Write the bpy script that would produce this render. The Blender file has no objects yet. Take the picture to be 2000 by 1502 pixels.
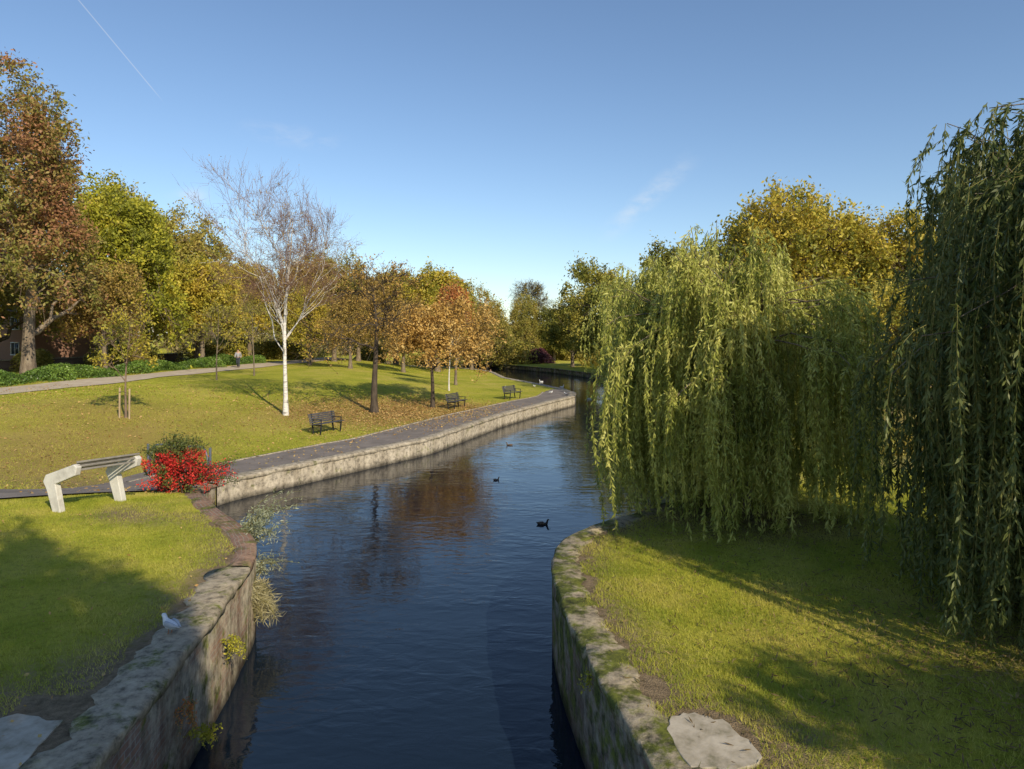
import bpy, math, numpy as np
from mathutils import Vector
rnd=np.random.RandomState
scene=bpy.context.scene
COL=scene.collection
HC=5.1
# ------------------------------------------------------------------ helpers
def mk_mesh(name,chunks,mats,smooth=False,n=4,uv=None):
    V=np.concatenate([c[0] for c in chunks]).astype(np.float32)
    off=0;Fs=[];Ms=[]
    for c in chunks:
        Fs.append(c[1]+off);off+=len(c[0]);Ms.append(np.full(len(c[1]),c[2] if len(c)>2 else 0))
    F=np.concatenate(Fs).astype(np.int32);M=np.concatenate(Ms).astype(np.int32)
    me=bpy.data.meshes.new(name)
    me.vertices.add(len(V));me.vertices.foreach_set("co",V.ravel())
    me.loops.add(F.size);me.loops.foreach_set("vertex_index",F.ravel())
    me.polygons.add(len(F));me.polygons.foreach_set("loop_start",np.arange(len(F),dtype=np.int32)*n)
    for m in mats: me.materials.append(m)
    me.polygons.foreach_set("material_index",M)
    if smooth: me.polygons.foreach_set("use_smooth",np.ones(len(F),dtype=bool))
    me.update(calc_edges=True)
    if uv is not None:
        l=me.uv_layers.new(name="UVMap");l.data.foreach_set("uv",uv[F.ravel()].astype(np.float32).ravel())
    me.validate()
    return me
def obj(name,me,parent=None,loc=(0,0,0),rotz=0,**props):
    o=bpy.data.objects.new(name,me);COL.objects.link(o)
    if parent is not None:o.parent=parent
    o.location=loc;o.rotation_euler=(0,0,rotz)
    for k,v in props.items():o[k]=v
    return o
def thing(name,label,cat,loc=(0,0,0),rotz=0,group=None):
    o=bpy.data.objects.new(name,None);COL.objects.link(o);o.location=loc;o.rotation_euler=(0,0,rotz)
    o.empty_display_size=.3
    o["label"]=label;o["category"]=cat
    if group:o["group"]=group
    return o
def copy_thing(src,loc,rotz,scale=(1,1,1),label=None):
    o=src.copy();COL.objects.link(o);o.location=loc;o.rotation_euler=(0,0,rotz);o.scale=scale
    if label:o["label"]=label
    for c in list(src.children):
        d=c.copy();COL.objects.link(d);d.parent=o
    return o
def norm(v):return v/np.maximum(np.linalg.norm(v,axis=-1,keepdims=True),1e-9)
def tubes(P,R,S,mi=0):
    B,K,_=P.shape
    T=norm(np.gradient(P,axis=1))
    m=norm(P[:,-1]-P[:,0]);ref=np.where(np.abs(m[:,2:3])>.8,np.array([[1.,0,0]]),np.array([[0,0,1.]]))[:,None,:]
    N=norm(np.cross(T,ref));Bn=np.cross(T,N)
    a=np.arange(S)*2*np.pi/S
    V=P[:,:,None]+R[:,:,None,None]*(np.cos(a)[None,None,:,None]*N[:,:,None]+np.sin(a)[None,None,:,None]*Bn[:,:,None])
    b=np.arange(B)[:,None,None]*K*S;k=np.arange(K-1)[None,:,None]*S;s=np.arange(S)[None,None,:]
    s2=(s+1)%S
    F=np.stack([b+k+s,b+k+s2,b+k+S+s2,b+k+S+s],-1).reshape(-1,4)
    return (V.reshape(-1,3),F,mi)
def bez(S,C,E,K,wig=0,rs=None):
    t=np.linspace(0,1,K)[None,:,None]
    P=(1-t)**2*S[:,None]+2*t*(1-t)*C[:,None]+t*t*E[:,None]
    if wig and rs is not None:
        L=np.linalg.norm(E-S,axis=1)[:,None,None]
        w=rs.normal(size=P.shape)*wig*L
        w[:,0]=0
        P=P+w
    return P
def quads(C,A,B,mi=0):
    V=np.stack([C-A,C-B*.9-A*.05,C+A,C+B*.9-A*.05],1).reshape(-1,3)
    F=np.arange(len(C)*4).reshape(-1,4)
    return (V,F,mi)
def box(c,s,R=None,mi=0):
    c=np.array(c,float);s=np.array(s,float)/2
    v=np.array([[x,y,z] for x in(-1,1) for y in(-1,1) for z in(-1,1)])*s
    if R is not None:v=v@np.array(R).T
    F=np.array([[0,1,3,2],[4,6,7,5],[0,4,5,1],[2,3,7,6],[0,2,6,4],[1,5,7,3]])
    return (v+c,F,mi)
def roty(a):c,s=math.cos(a),math.sin(a);return [[c,0,s],[0,1,0],[-s,0,c]]
def loft(pts,rw,rh,S=12,mi=0):
    P=np.array(pts,float);K=len(P);T=norm(np.gradient(P,axis=0))
    side=norm(np.cross(T,np.array([0,0,1.])+0*T));up=np.cross(side,T)
    a=np.arange(S)*2*np.pi/S
    V=P[:,None]+np.array(rw)[:,None,None]*np.cos(a)[None,:,None]*side[:,None]+np.array(rh)[:,None,None]*np.sin(a)[None,:,None]*up[:,None]
    F=[[k*S+s,k*S+(s+1)%S,(k+1)*S+(s+1)%S,(k+1)*S+s] for k in range(K-1) for s in range(S)]
    return (V.reshape(-1,3),np.array(F),mi)
def sstep(t):t=np.clip(t,0,1);return t*t*(3-2*t)
def vnoise(x,y,sc,seed=0):
    x=np.asarray(x)/sc;y=np.asarray(y)/sc
    return (np.sin(x*1.3+seed+1.7*np.sin(y*.9+seed*2))+np.sin(y*1.7+seed*.7+1.3*np.sin(x*1.1+seed))+np.sin((x+y)*2.1+seed*3)*.5)/2.5
# ------------------------------------------------------------------ materials
def newmat(name):
    m=bpy.data.materials.new(name);m.use_nodes=True;nt=m.node_tree
    return m,nt,nt.nodes["Principled BSDF"]
def N(nt,t,**kw):
    n=nt.nodes.new(t)
    for k,v in kw.items():
        if k in n.inputs.keys():n.inputs[k].default_value=v
        else:setattr(n,k,v)
    return n
def ramp(nt,stops):
    r=nt.nodes.new("ShaderNodeValToRGB");e=r.color_ramp.elements
    while len(e)<len(stops):e.new(.5)
    for i,(p,c) in enumerate(stops):
        e[i].position=p;e[i].color=(*c,1) if len(c)==3 else c
    return r
def mat_noise(name,stops,scale=3,detail=8,rough=.85,bump=.3,bscale=None,dist=.02,stretch=(1,1,1),spec=.3,lo=.3,hi=.7,metal=0):
    m,nt,p=newmat(name);L=nt.links.new
    tc=N(nt,"ShaderNodeTexCoord");mp=N(nt,"ShaderNodeMapping");mp.inputs["Scale"].default_value=stretch
    L(tc.outputs["Object"],mp.inputs[0])
    n=N(nt,"ShaderNodeTexNoise",Scale=scale,Detail=detail,Roughness=.65);L(mp.outputs[0],n.inputs["Vector"])
    k=len(stops);r=ramp(nt,[(lo+(hi-lo)*i/max(1,k-1),c) for i,c in enumerate(stops)])
    L(n.outputs[0],r.inputs[0]);L(r.outputs[0],p.inputs["Base Color"])
    p.inputs["Roughness"].default_value=rough;p.inputs["Specular IOR Level"].default_value=spec;p.inputs["Metallic"].default_value=metal
    if bump:
        n2=N(nt,"ShaderNodeTexNoise",Scale=bscale or scale*6,Detail=8);L(mp.outputs[0],n2.inputs["Vector"])
        b=N(nt,"ShaderNodeBump",Strength=bump,Distance=dist);L(n2.outputs[0],b.inputs["Height"]);L(b.outputs[0],p.inputs["Normal"])
    return m
def mat_leaf(name,cols,scale=.6,transl=.3,rough=.55):
    m,nt,p=newmat(name);L=nt.links.new
    g=N(nt,"ShaderNodeNewGeometry");tc=N(nt,"ShaderNodeTexCoord")
    n=N(nt,"ShaderNodeTexNoise",Scale=scale,Detail=2);L(tc.outputs["Object"],n.inputs["Vector"])
    a=N(nt,"ShaderNodeMath",operation="MULTIPLY_ADD");a.inputs[1].default_value=2.2;a.inputs[2].default_value=-.85
    L(n.outputs[0],a.inputs[0])
    b=N(nt,"ShaderNodeMath",operation="MULTIPLY_ADD");b.inputs[1].default_value=.55;L(g.outputs["Random Per Island"],b.inputs[0]);L(a.outputs[0],b.inputs[2])
    k=len(cols);r=ramp(nt,[(i/(k-1),c) for i,c in enumerate(cols)]);L(b.outputs[0],r.inputs[0])
    L(r.outputs[0],p.inputs["Base Color"]);p.inputs["Roughness"].default_value=rough;p.inputs["Specular IOR Level"].default_value=.3
    t=N(nt,"ShaderNodeBsdfTranslucent");L(r.outputs[0],t.inputs[0])
    mx=N(nt,"ShaderNodeMixShader");mx.inputs[0].default_value=transl
    L(p.outputs[0],mx.inputs[1]);L(t.outputs[0],mx.inputs[2]);L(mx.outputs[0],nt.nodes["Material Output"].inputs[0])
    return m
def mat_plain(name,c,rough=.6,spec=.4,metal=0):
    return mat_noise(name,[tuple(x*.8 for x in c),tuple(min(1,x*1.15) for x in c)],scale=8,rough=rough,bump=.1,spec=spec,metal=metal)
M_bark=mat_noise("bark",[(.08,.06,.045),(.2,.155,.11),(.3,.25,.18)],scale=6,stretch=(1,1,.25),bump=.8,dist=.05)
M_barkd=mat_noise("dark_bark",[(.035,.028,.02),(.12,.09,.065)],scale=8,stretch=(1,1,.25),bump=.8,dist=.04)
M_twig=mat_noise("twig_bark",[(.13,.09,.065),(.25,.18,.13)],scale=8,bump=0)
M_twigp=mat_noise("birch_twig",[(.16,.09,.06),(.27,.16,.11)],scale=8,bump=0)
M_birch=mat_noise("birch_bark",[(.06,.05,.045),(.45,.42,.38),(.66,.63,.58),(.72,.69,.65)],scale=2.6,stretch=(1,1,4),bump=.3,lo=.32,hi=.6)
M_wtwig=mat_noise("willow_twig",[(.17,.15,.04),(.3,.27,.09)],scale=8,bump=0)
# ------------------------------------------------------------------ terrain
yl=[-60,4,6.2,7.7,8.9,10.4,12,12.9,13.7,14.5,15.2,17,19.5,21,21.9,24.7,30.5,39.9,47.6,51.5,54.7,58.9,66.5,74.5,85,92,100,108,115,125,132]
xl=[-3.7,-3.7,-3.72,-3.89,-3.99,-4.19,-4.44,-4.81,-5.33,-5.94,-6.5,-7.6,-8.7,-9.0,-8.8,-7.1,-3.62,-.57,2.6,4.4,4.8,4.2,1.9,-.8,-2.2,-4,-9,-20,-40,-58,-60]
yr=[-60,4,6.2,7,8.1,9.4,10.8,11.8,12.6,13.2,13.7,14.3,15.2,16.5,18.5,21,24,30,45,60,83,95,112,120,128,132]
xr=[1.7,1.6,1.39,1.22,1.05,.88,.79,.79,.92,1.15,1.5,2.1,3.0,4.2,6.0,8,9.5,10.5,11,10.6,9.8,6,-2.4,-10,-30,-60]
GY=np.arange(-60,132.05,.05)
def smooth(a,s):
    k=int(s/.05*3);w=np.exp(-.5*(np.arange(-k,k+1)*.05/s)**2);w/=w.sum()
    return np.convolve(np.pad(a,k,mode='edge'),w,'valid')
SL=smooth(np.interp(GY,yl,xl),.35);SR=smooth(np.interp(GY,yr,xr),.35)
def XL(y):return np.interp(y,GY,SL)
def XR(y):return np.interp(y,GY,SR)
def hL(y):return 1.4-.75*sstep((np.asarray(y)-15.5)/6)
def hR(y):return 1.35-.75*sstep((np.asarray(y)-17)/9)
def Z(x,y):
    x=np.asarray(x,float);y=np.asarray(y,float)
    dl=XL(y)-x;dr=x-XR(y)
    tl=sstep((dl-3.0)/17.);h=hL(y)
    zl=h+(2.12-h)*tl+.05*sstep((dl-2)/4)*vnoise(x,y,3.1,1)
    zr=hR(y)+.3*sstep(dr/14)+.04*sstep((dr-.6)/2)*vnoise(x,y,2.1,4)
    return np.where(dl>=-.001,zl,np.where(dr>=-.001,zr,-1.2))
def z1(x,y):return float(Z(x,y))
ds=np.concatenate([[0,.15,.3,.5,.75],np.arange(1,14,.35),np.arange(14,34,.8),[35,38,42,48,56,66,80,100,140,200,300,500,900,1600]])
ys=np.concatenate([np.arange(-12,4,1.),np.arange(4,36,.2),np.arange(36,132,.6),[132,134,138,145,155,170,200,250,320,420,600,900,1400,2200]])
rows=[]
for y in ys:
    a=XL(y);b=XR(y)
    lx=a-ds[::-1];rx=b+ds
    mx=np.array([a+.01,b-.01]) if b-a>.1 else np.array([a,b])
    r=np.concatenate([lx,mx,rx])
    zz=np.concatenate([Z(lx,y),[-1.2 if b-a>.1 else z1(a,y)]*2,Z(np.maximum(rx,b+1e-4),y)])
    rows.append(np.stack([r,np.full_like(r,y),zz],1))
G=np.array(rows);nr,nc,_=G.shape
i=np.arange(nr-1)[:,None]*nc;j=np.arange(nc-1)[None]
GF=np.stack([i+j,i+j+1,i+nc+j+1,i+nc+j],-1).reshape(-1,4)
m,nt,p=newmat("lawn_grass");L=nt.links.new
tc=N(nt,"ShaderNodeTexCoord")
n1=N(nt,"ShaderNodeTexNoise",Scale=.35,Detail=6,Roughness=.6);n2=N(nt,"ShaderNodeTexNoise",Scale=9.,Detail=8,Roughness=.7);n3=N(nt,"ShaderNodeTexNoise",Scale=60,Detail=4)
for n in(n1,n2,n3):L(tc.outputs["Object"],n.inputs["Vector"])
r1=ramp(nt,[(.3,(.31,.34,.035)),(.5,(.44,.43,.055)),(.7,(.56,.47,.12))]);L(n1.outputs[0],r1.inputs[0])
r2=ramp(nt,[(.25,(.3,.3,.26)),(.5,(.95,.95,.95)),(.75,(1.4,1.35,1.15))]);L(n2.outputs[0],r2.inputs[0])
mu=N(nt,"ShaderNodeMixRGB",blend_type="MULTIPLY");mu.inputs[0].default_value=.85;L(r1.outputs[0],mu.inputs[1]);L(r2.outputs[0],mu.inputs[2])
at=N(nt,"ShaderNodeAttribute",attribute_name="mask");sp=N(nt,"ShaderNodeSeparateColor");L(at.outputs["Color"],sp.inputs[0])
def thresh(src,nz,w=.25):
    a=N(nt,"ShaderNodeMath",operation="ADD");L(src,a.inputs[0]);L(nz,a.inputs[1])
    mr=N(nt,"ShaderNodeMapRange");mr.inputs[1].default_value=1-w;mr.inputs[2].default_value=1+w;L(a.outputs[0],mr.inputs[0]);return mr.outputs[0]
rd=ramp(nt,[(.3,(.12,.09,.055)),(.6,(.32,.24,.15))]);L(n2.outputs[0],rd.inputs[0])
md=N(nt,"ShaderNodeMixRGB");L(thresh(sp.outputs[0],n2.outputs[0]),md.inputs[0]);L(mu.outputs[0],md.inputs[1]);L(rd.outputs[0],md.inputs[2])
rl=ramp(nt,[(.35,(.19,.12,.04)),(.55,(.42,.28,.1)),(.7,(.34,.3,.07))]);L(n3.outputs[0],rl.inputs[0])
ml=N(nt,"ShaderNodeMixRGB");L(thresh(sp.outputs[1],n3.outputs[0],.12),ml.inputs[0]);L(md.outputs[0],ml.inputs[1]);L(rl.outputs[0],ml.inputs[2])
L(ml.outputs[0],p.inputs["Base Color"]);p.inputs["Roughness"].default_value=.9;p.inputs["Specular IOR Level"].default_value=.1
b=N(nt,"ShaderNodeBump",Strength=.9,Distance=.06);ad=N(nt,"ShaderNodeMath",operation="ADD");L(n2.outputs[0],ad.inputs[0]);L(n3.outputs[0],ad.inputs[1]);L(ad.outputs[0],b.inputs["Height"]);L(b.outputs[0],p.inputs["Normal"])
M_lawn=m
me=mk_mesh("ground",[(G.reshape(-1,3),GF)],[M_lawn],smooth=True)
X=G[...,0].ravel();Y=G[...,1].ravel()
def gauss(cx,cy,r):return np.exp(-((X-cx)**2+(Y-cy)**2)/r**2)
dl=XL(Y)-X;dr=X-XR(Y)
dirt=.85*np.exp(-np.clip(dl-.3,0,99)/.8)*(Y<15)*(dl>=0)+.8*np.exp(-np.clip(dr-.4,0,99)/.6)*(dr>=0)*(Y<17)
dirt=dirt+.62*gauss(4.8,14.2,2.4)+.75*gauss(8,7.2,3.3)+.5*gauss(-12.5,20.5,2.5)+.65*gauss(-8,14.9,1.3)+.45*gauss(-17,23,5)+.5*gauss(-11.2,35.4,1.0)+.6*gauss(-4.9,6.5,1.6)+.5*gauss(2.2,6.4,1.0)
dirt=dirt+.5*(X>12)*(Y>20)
lit=.58*gauss(-8,38.5,5.)+.5*gauss(-5,43,4.5)+.32*gauss(-14,30,8)+.34*gauss(-22,33,8)+.38*gauss(-15,22,6)+.5*gauss(14,50,20)+.2*(Y>75)
ca=me.color_attributes.new("mask","FLOAT_COLOR","POINT")
c=np.ones((len(X),4),np.float32);c[:,0]=np.clip(dirt,0,1);c[:,1]=np.clip(lit,0,1);c[:,2]=0
ca.data.foreach_set("color",c.ravel())
obj("ground",me,kind="structure")
# ------------------------------------------------------------------ water
m,nt,p=newmat("river_water");L=nt.links.new
p.inputs["Base Color"].default_value=(.006,.012,.022,1);p.inputs["Roughness"].default_value=.02;p.inputs["IOR"].default_value=1.36
tc=N(nt,"ShaderNodeTexCoord");mp=N(nt,"ShaderNodeMapping");mp.inputs["Scale"].default_value=(1,1.9,1);mp.inputs["Rotation"].default_value=(0,0,.25);L(tc.outputs["Object"],mp.inputs[0])
a1=N(nt,"ShaderNodeTexNoise",Scale=2.2,Detail=3.5,Roughness=.48,Distortion=.5);a2=N(nt,"ShaderNodeTexNoise",Scale=.35,Detail=3)
L(mp.outputs[0],a1.inputs["Vector"]);L(mp.outputs[0],a2.inputs["Vector"])
mr=N(nt,"ShaderNodeMapRange");mr.inputs[1].default_value=.35;mr.inputs[2].default_value=.65;mr.inputs[3].default_value=.25;mr.inputs[4].default_value=1.1;L(a2.outputs[0],mr.inputs[0])
mm=N(nt,"ShaderNodeMath",operation="MULTIPLY");L(a1.outputs[0],mm.inputs[0]);L(mr.outputs[0],mm.inputs[1])
b=N(nt,"ShaderNodeBump",Strength=.5,Distance=.028);L(mm.outputs[0],b.inputs["Height"]);L(b.outputs[0],p.inputs["Normal"])
V=np.array([[-75,-14,0],[22,-14,0],[22,134,0],[-75,134,0]],float)
obj("water",mk_mesh("water",[(V,np.array([[0,1,2,3]]))],[m]),kind="structure")
# ------------------------------------------------------------------ banks
def mat_wall(name,base,moss=.5,brick=.3,streak=.8):
    m,nt,p=newmat(name);L=nt.links.new
    uv=N(nt,"ShaderNodeTexCoord")
    bt=N(nt,"ShaderNodeTexBrick",Scale=1.0);bt.inputs["Brick Width"].default_value=.23;bt.inputs["Row Height"].default_value=.078;bt.inputs["Mortar Size"].default_value=.008
    bt.inputs["Color1"].default_value=(.30,.17,.11,1);bt.inputs["Color2"].default_value=(.21,.13,.10,1);bt.inputs["Mortar"].default_value=(.28,.25,.2,1)
    L(uv.outputs["UV"],bt.inputs["Vector"])
    n1=N(nt,"ShaderNodeTexNoise",Scale=1.3,Detail=9,Roughness=.7);n2=N(nt,"ShaderNodeTexNoise",Scale=7,Detail=9,Roughness=.7);n3=N(nt,"ShaderNodeTexNoise",Scale=2.6,Detail=9,Roughness=.7)
    mp=N(nt,"ShaderNodeMapping");mp.inputs["Location"].default_value=(9,3,5);L(uv.outputs["Object"],mp.inputs[0])
    L(uv.outputs["Object"],n1.inputs["Vector"]);L(uv.outputs["Object"],n2.inputs["Vector"]);L(mp.outputs[0],n3.inputs["Vector"])
    r=ramp(nt,[(.32,tuple(x*.3 for x in base)),(.5,base),(.7,tuple(x*1.4 for x in base))]);L(n2.outputs[0],r.inputs[0])
    fb=ramp(nt,[(brick-.05+.2,(1,1,1)),(brick+.08+.2,(0,0,0))]);L(n1.outputs[0],fb.inputs[0])
    mb=N(nt,"ShaderNodeMixRGB");L(fb.outputs[0],mb.inputs[0]);L(r.outputs[0],mb.inputs[1]);L(bt.outputs[0],mb.inputs[2])
    fm=ramp(nt,[(1-moss-.06,(0,0,0)),(1-moss+.06,(1,1,1))]);L(n3.outputs[0],fm.inputs[0])
    rm=ramp(nt,[(.35,(.035,.04,.014)),(.65,(.20,.22,.035))]);L(n2.outputs[0],rm.inputs[0])
    mo=N(nt,"ShaderNodeMixRGB");L(fm.outputs[0],mo.inputs[0]);L(mb.outputs[0],mo.inputs[1]);L(rm.outputs[0],mo.inputs[2])
    g=N(nt,"ShaderNodeNewGeometry");sx=N(nt,"ShaderNodeSeparateXYZ");L(g.outputs["Position"],sx.inputs[0])
    ms=N(nt,"ShaderNodeMapping");ms.inputs["Scale"].default_value=(2.6,2.6,.5);L(uv.outputs["Object"],ms.inputs[0]);n4=N(nt,"ShaderNodeTexNoise",Scale=1,Detail=8,Roughness=.65);L(ms.outputs[0],n4.inputs["Vector"])
    rs_=ramp(nt,[(.38,(.45,.42,.38)),(.58,(1,1,1))]);L(n4.outputs[0],rs_.inputs[0])
    m4=N(nt,"ShaderNodeMixRGB",blend_type="MULTIPLY");m4.inputs[0].default_value=streak;L(mo.outputs[0],m4.inputs[1]);L(rs_.outputs[0],m4.inputs[2])
    ad=N(nt,"ShaderNodeMath",operation="MULTIPLY_ADD");ad.inputs[1].default_value=.35;L(n1.outputs[0],ad.inputs[0]);L(sx.outputs[2],ad.inputs[2])
    mr=N(nt,"ShaderNodeMapRange");mr.inputs[1].default_value=.2;mr.inputs[2].default_value=.38;mr.inputs[3].default_value=.25;mr.inputs[4].default_value=1;L(ad.outputs[0],mr.inputs[0])
    mw=N(nt,"ShaderNodeMixRGB",blend_type="MULTIPLY");mw.inputs[0].default_value=1;L(m4.outputs[0],mw.inputs[1]);L(mr.outputs[0],mw.inputs[2])
    L(mw.outputs[0],p.inputs["Base Color"]);p.inputs["Roughness"].default_value=.85;p.inputs["Specular IOR Level"].default_value=.25
    b=N(nt,"ShaderNodeBump",Strength=.8,Distance=.04);L(n2.outputs[0],b.inputs["Height"]);L(b.outputs[0],p.inputs["Normal"])
    return m
M_wallL=mat_wall("weathered_wall",(.38,.33,.24),moss=.42,brick=.24)
M_wallR=mat_wall("mossy_wall",(.29,.25,.18),moss=.5,brick=.28)
M_copL=mat_wall("worn_coping",(.38,.32,.23),moss=.43,brick=-.2,streak=.3)
M_copR=mat_wall("mossy_coping",(.37,.31,.22),moss=.50,brick=-.2,streak=.3)
M_kerb=mat_wall("pale_concrete",(.41,.36,.28),moss=.37,brick=-.2,streak=.6)
M_brickcop=mat_wall("brick_coping",(.34,.22,.15),moss=.44,brick=.32,streak=.3)
def strip(fx,fh,y0,y1,side,prof,step=.1,jit=.012,seed=0):
    yy=np.arange(y0,y1+1e-6,step);xx=fx(yy)
    P=np.stack([xx,yy],1);T=norm(np.gradient(P,axis=0))
    nrm=np.stack([T[:,1],-T[:,0]],1)*side
    s=np.concatenate([[0],np.cumsum(np.linalg.norm(np.diff(P,axis=0),axis=1))])
    K=len(prof);h=fh(yy)
    V=np.zeros((len(yy),K,3));UV=np.zeros((len(yy),K,2))
    for k,pr in enumerate(prof):
        o,zt,zb=pr[:3];jj=pr[3] if len(pr)>3 else jit
        V[:,k,:2]=P+nrm*o;V[:,k,2]=(h+zt) if zb is None else zb
        V[:,k,:2]+=nrm*(jj*vnoise(s,s*0+k,.35,seed+k)+jj*.7*vnoise(s,s*0+k,.11,seed+k+9))[:,None];V[:,k,2]+=0 if zb is not None else jit*.6*vnoise(s,s*.3,.5,seed+3+k)
        UV[:,k,0]=s;UV[:,k,1]=V[:,k,2]+o
    n=len(yy);i=np.arange(n-1)[:,None]*K;j=np.arange(K)[None];j2=(j+1)%K
    F=np.stack([i+j,i+j2,i+K+j2,i+K+j],-1).reshape(-1,4)
    return (V.reshape(-1,3),F,0),UV.reshape(-1,2)
def wall_thing(name,label,fx,fh,y0,y1,side,wid,mw,mc,seed=0,over=.02,step=.1,cz=.05,ct=.13,jit=.02,ij=.06):
    t=thing(name,label,"wall")
    c,uv=strip(fx,fh,y0,y1,side,[(.14,0,-1.3),(.14,-ct+cz+.01,None),(-.2,-ct+cz+.01,None),(-.2,0,-1.3)],step,seed=seed)
    obj("wall_face",mk_mesh(name+"_face",[c],[mw],uv=uv),t)
    c,uv=strip(fx,fh,y0,y1,side,[(.14+over,-ct+cz,None),(.14+over,cz-.03,None),(.10+over,cz,None),(-wid*.4,cz+.004,None),(-wid+.06,cz-.008,None,ij),(-wid,cz-.05,None,ij),(-wid,-.2,None)],step,jit=jit,seed=seed+5)
    obj("coping",mk_mesh(name+"_cop",[c],[mc],uv=uv),t)
    return t
wall_thing("river_wall","weathered concrete and brick river wall curving beside the lawn",XL,hL,-10,11.3,1,.45,M_wallL,M_copL,1,cz=.03,jit=.03,ij=.16)
wall_thing("river_wall","curved river wall with worn red brick coping beside the lawn",XL,hL,11.32,21.2,1,.26,M_wallL,M_brickcop,2,cz=.03)
wall_thing("river_wall","mossy rounded river wall edging the willow lawn",XR,hR,-10,19.8,-1,.36,M_wallR,M_copR,3,cz=.025,jit=.03,ij=.14)
wall_thing("embankment_kerb","long pale concrete embankment edge beside the asphalt path",XL,hL,21.22,60,1,.42,M_kerb,M_kerb,4,cz=.06,ij=.01)
wall_thing("embankment_kerb","low stone river edge bending away past the lawn",XL,hL,60.1,124,1,.35,M_kerb,M_kerb,6,step=.3)
wall_thing("embankment_kerb","low mossy river edge below the shaded far bank",XR,hR,19.9,128,-1,.15,M_wallR,M_wallR,7,step=.3)
def path(name,pts,w,mat,off):
    P=np.array(pts,float);d=np.concatenate([[0],np.cumsum(np.linalg.norm(np.diff(P,axis=0),axis=1))])
    s=np.arange(0,d[-1],.3);C=np.stack([np.interp(s,d,P[:,0]),np.interp(s,d,P[:,1])],1)
    k=7;C=np.stack([np.convolve(np.pad(C[:,a],k,mode='edge'),np.ones(2*k+1)/(2*k+1),'valid') for a in(0,1)],1)
    T=norm(np.gradient(C,axis=0));n=np.stack([-T[:,1],T[:,0]],1)
    q=np.linspace(-w/2,w/2,11)
    XY=C[:,None]+n[:,None]*(q[None,:,None]+.06*vnoise(s,s,.8,3)[:,None,None]*np.sign(q)[None,:,None]*(np.abs(q)>w/2-.01)[None,:,None])
    zz=Z(XY[...,0],XY[...,1])+off
    V=np.concatenate([XY,zz[...,None]],-1)
    K=11;i=np.arange(len(s)-1)[:,None]*K;j=np.arange(K-1)[None]
    F=np.stack([i+j,i+j+1,i+K+j+1,i+K+j],-1).reshape(-1,4)
    return obj(name,mk_mesh(name,[(V.reshape(-1,3),F)],[mat],smooth=True),kind="structure")
M_asph=mat_noise("asphalt",[(.13,.115,.10),(.19,.165,.15),(.24,.21,.185)],scale=1.3,rough=.9,bump=.5,bscale=90,dist=.01)
M_asph2=mat_noise("worn_path",[(.38,.31,.22),(.48,.40,.3),(.55,.47,.36)],scale=1.3,rough=.9,bump=.5,bscale=60,dist=.01)
yy=np.concatenate([np.arange(21.4,58.5,.25)]);wd=np.interp(yy,[21,24,29,35,41,49,55,58.5],[2.2,2.4,2.7,2.6,2.4,2.3,2.0,.6])
rowsp=[]
for y,w in zip(yy,wd):
    x0=XL(y)-.40;x=np.linspace(x0-w+.05*math.sin(y*2.3)+.04*math.sin(y*5.1),x0,8)
    rowsp.append(np.stack([x,np.full(8,y),Z(x,y)+.03],1))
V=np.array(rowsp);K=8;i=np.arange(len(yy)-1)[:,None]*K;j=np.arange(K-1)[None]
F=np.stack([i+j,i+j+1,i+K+j+1,i+K+j],-1).reshape(-1,4)
obj("riverside_path",mk_mesh("riverside_path",[(V.reshape(-1,3),F)],[M_asph],smooth=True),kind="structure")
LP=[(-9.9,24.5),(-10.4,21.5),(-11.0,18.6),(-12.6,16.9),(-16,15.8),(-24,14.6)]
path("lower_path",LP,3.3,M_asph,.042)
path("upper_path",[(-28.6,10),(-27.6,30),(-27.1,40),(-25.8,60),(-24.3,80),(-22,105),(-22,125)],3.9,M_asph2,.035)
edge=[]
for y,w in zip(yy[:-12],wd[:-12]):
    edge.append((XL(y)-.40-w-.03,y))
E=np.array(edge);zz=Z(E[:,0],E[:,1])
Vv=np.stack([np.stack([E[:,0]-.06,E[:,1],zz-.05],1),np.stack([E[:,0]-.06,E[:,1],zz+.055],1),np.stack([E[:,0]+.05,E[:,1],zz+.055],1),np.stack([E[:,0]+.05,E[:,1],zz-.05],1)],1)
n=len(E);i=np.arange(n-1)[:,None]*4;j=np.arange(4)[None];j2=(j+1)%4
F=np.stack([i+j,i+j2,i+4+j2,i+4+j],-1).reshape(-1,4)
obj("path_edging",mk_mesh("path_edging",[(Vv.reshape(-1,3),F)],[M_kerb]),kind="structure")
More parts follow.
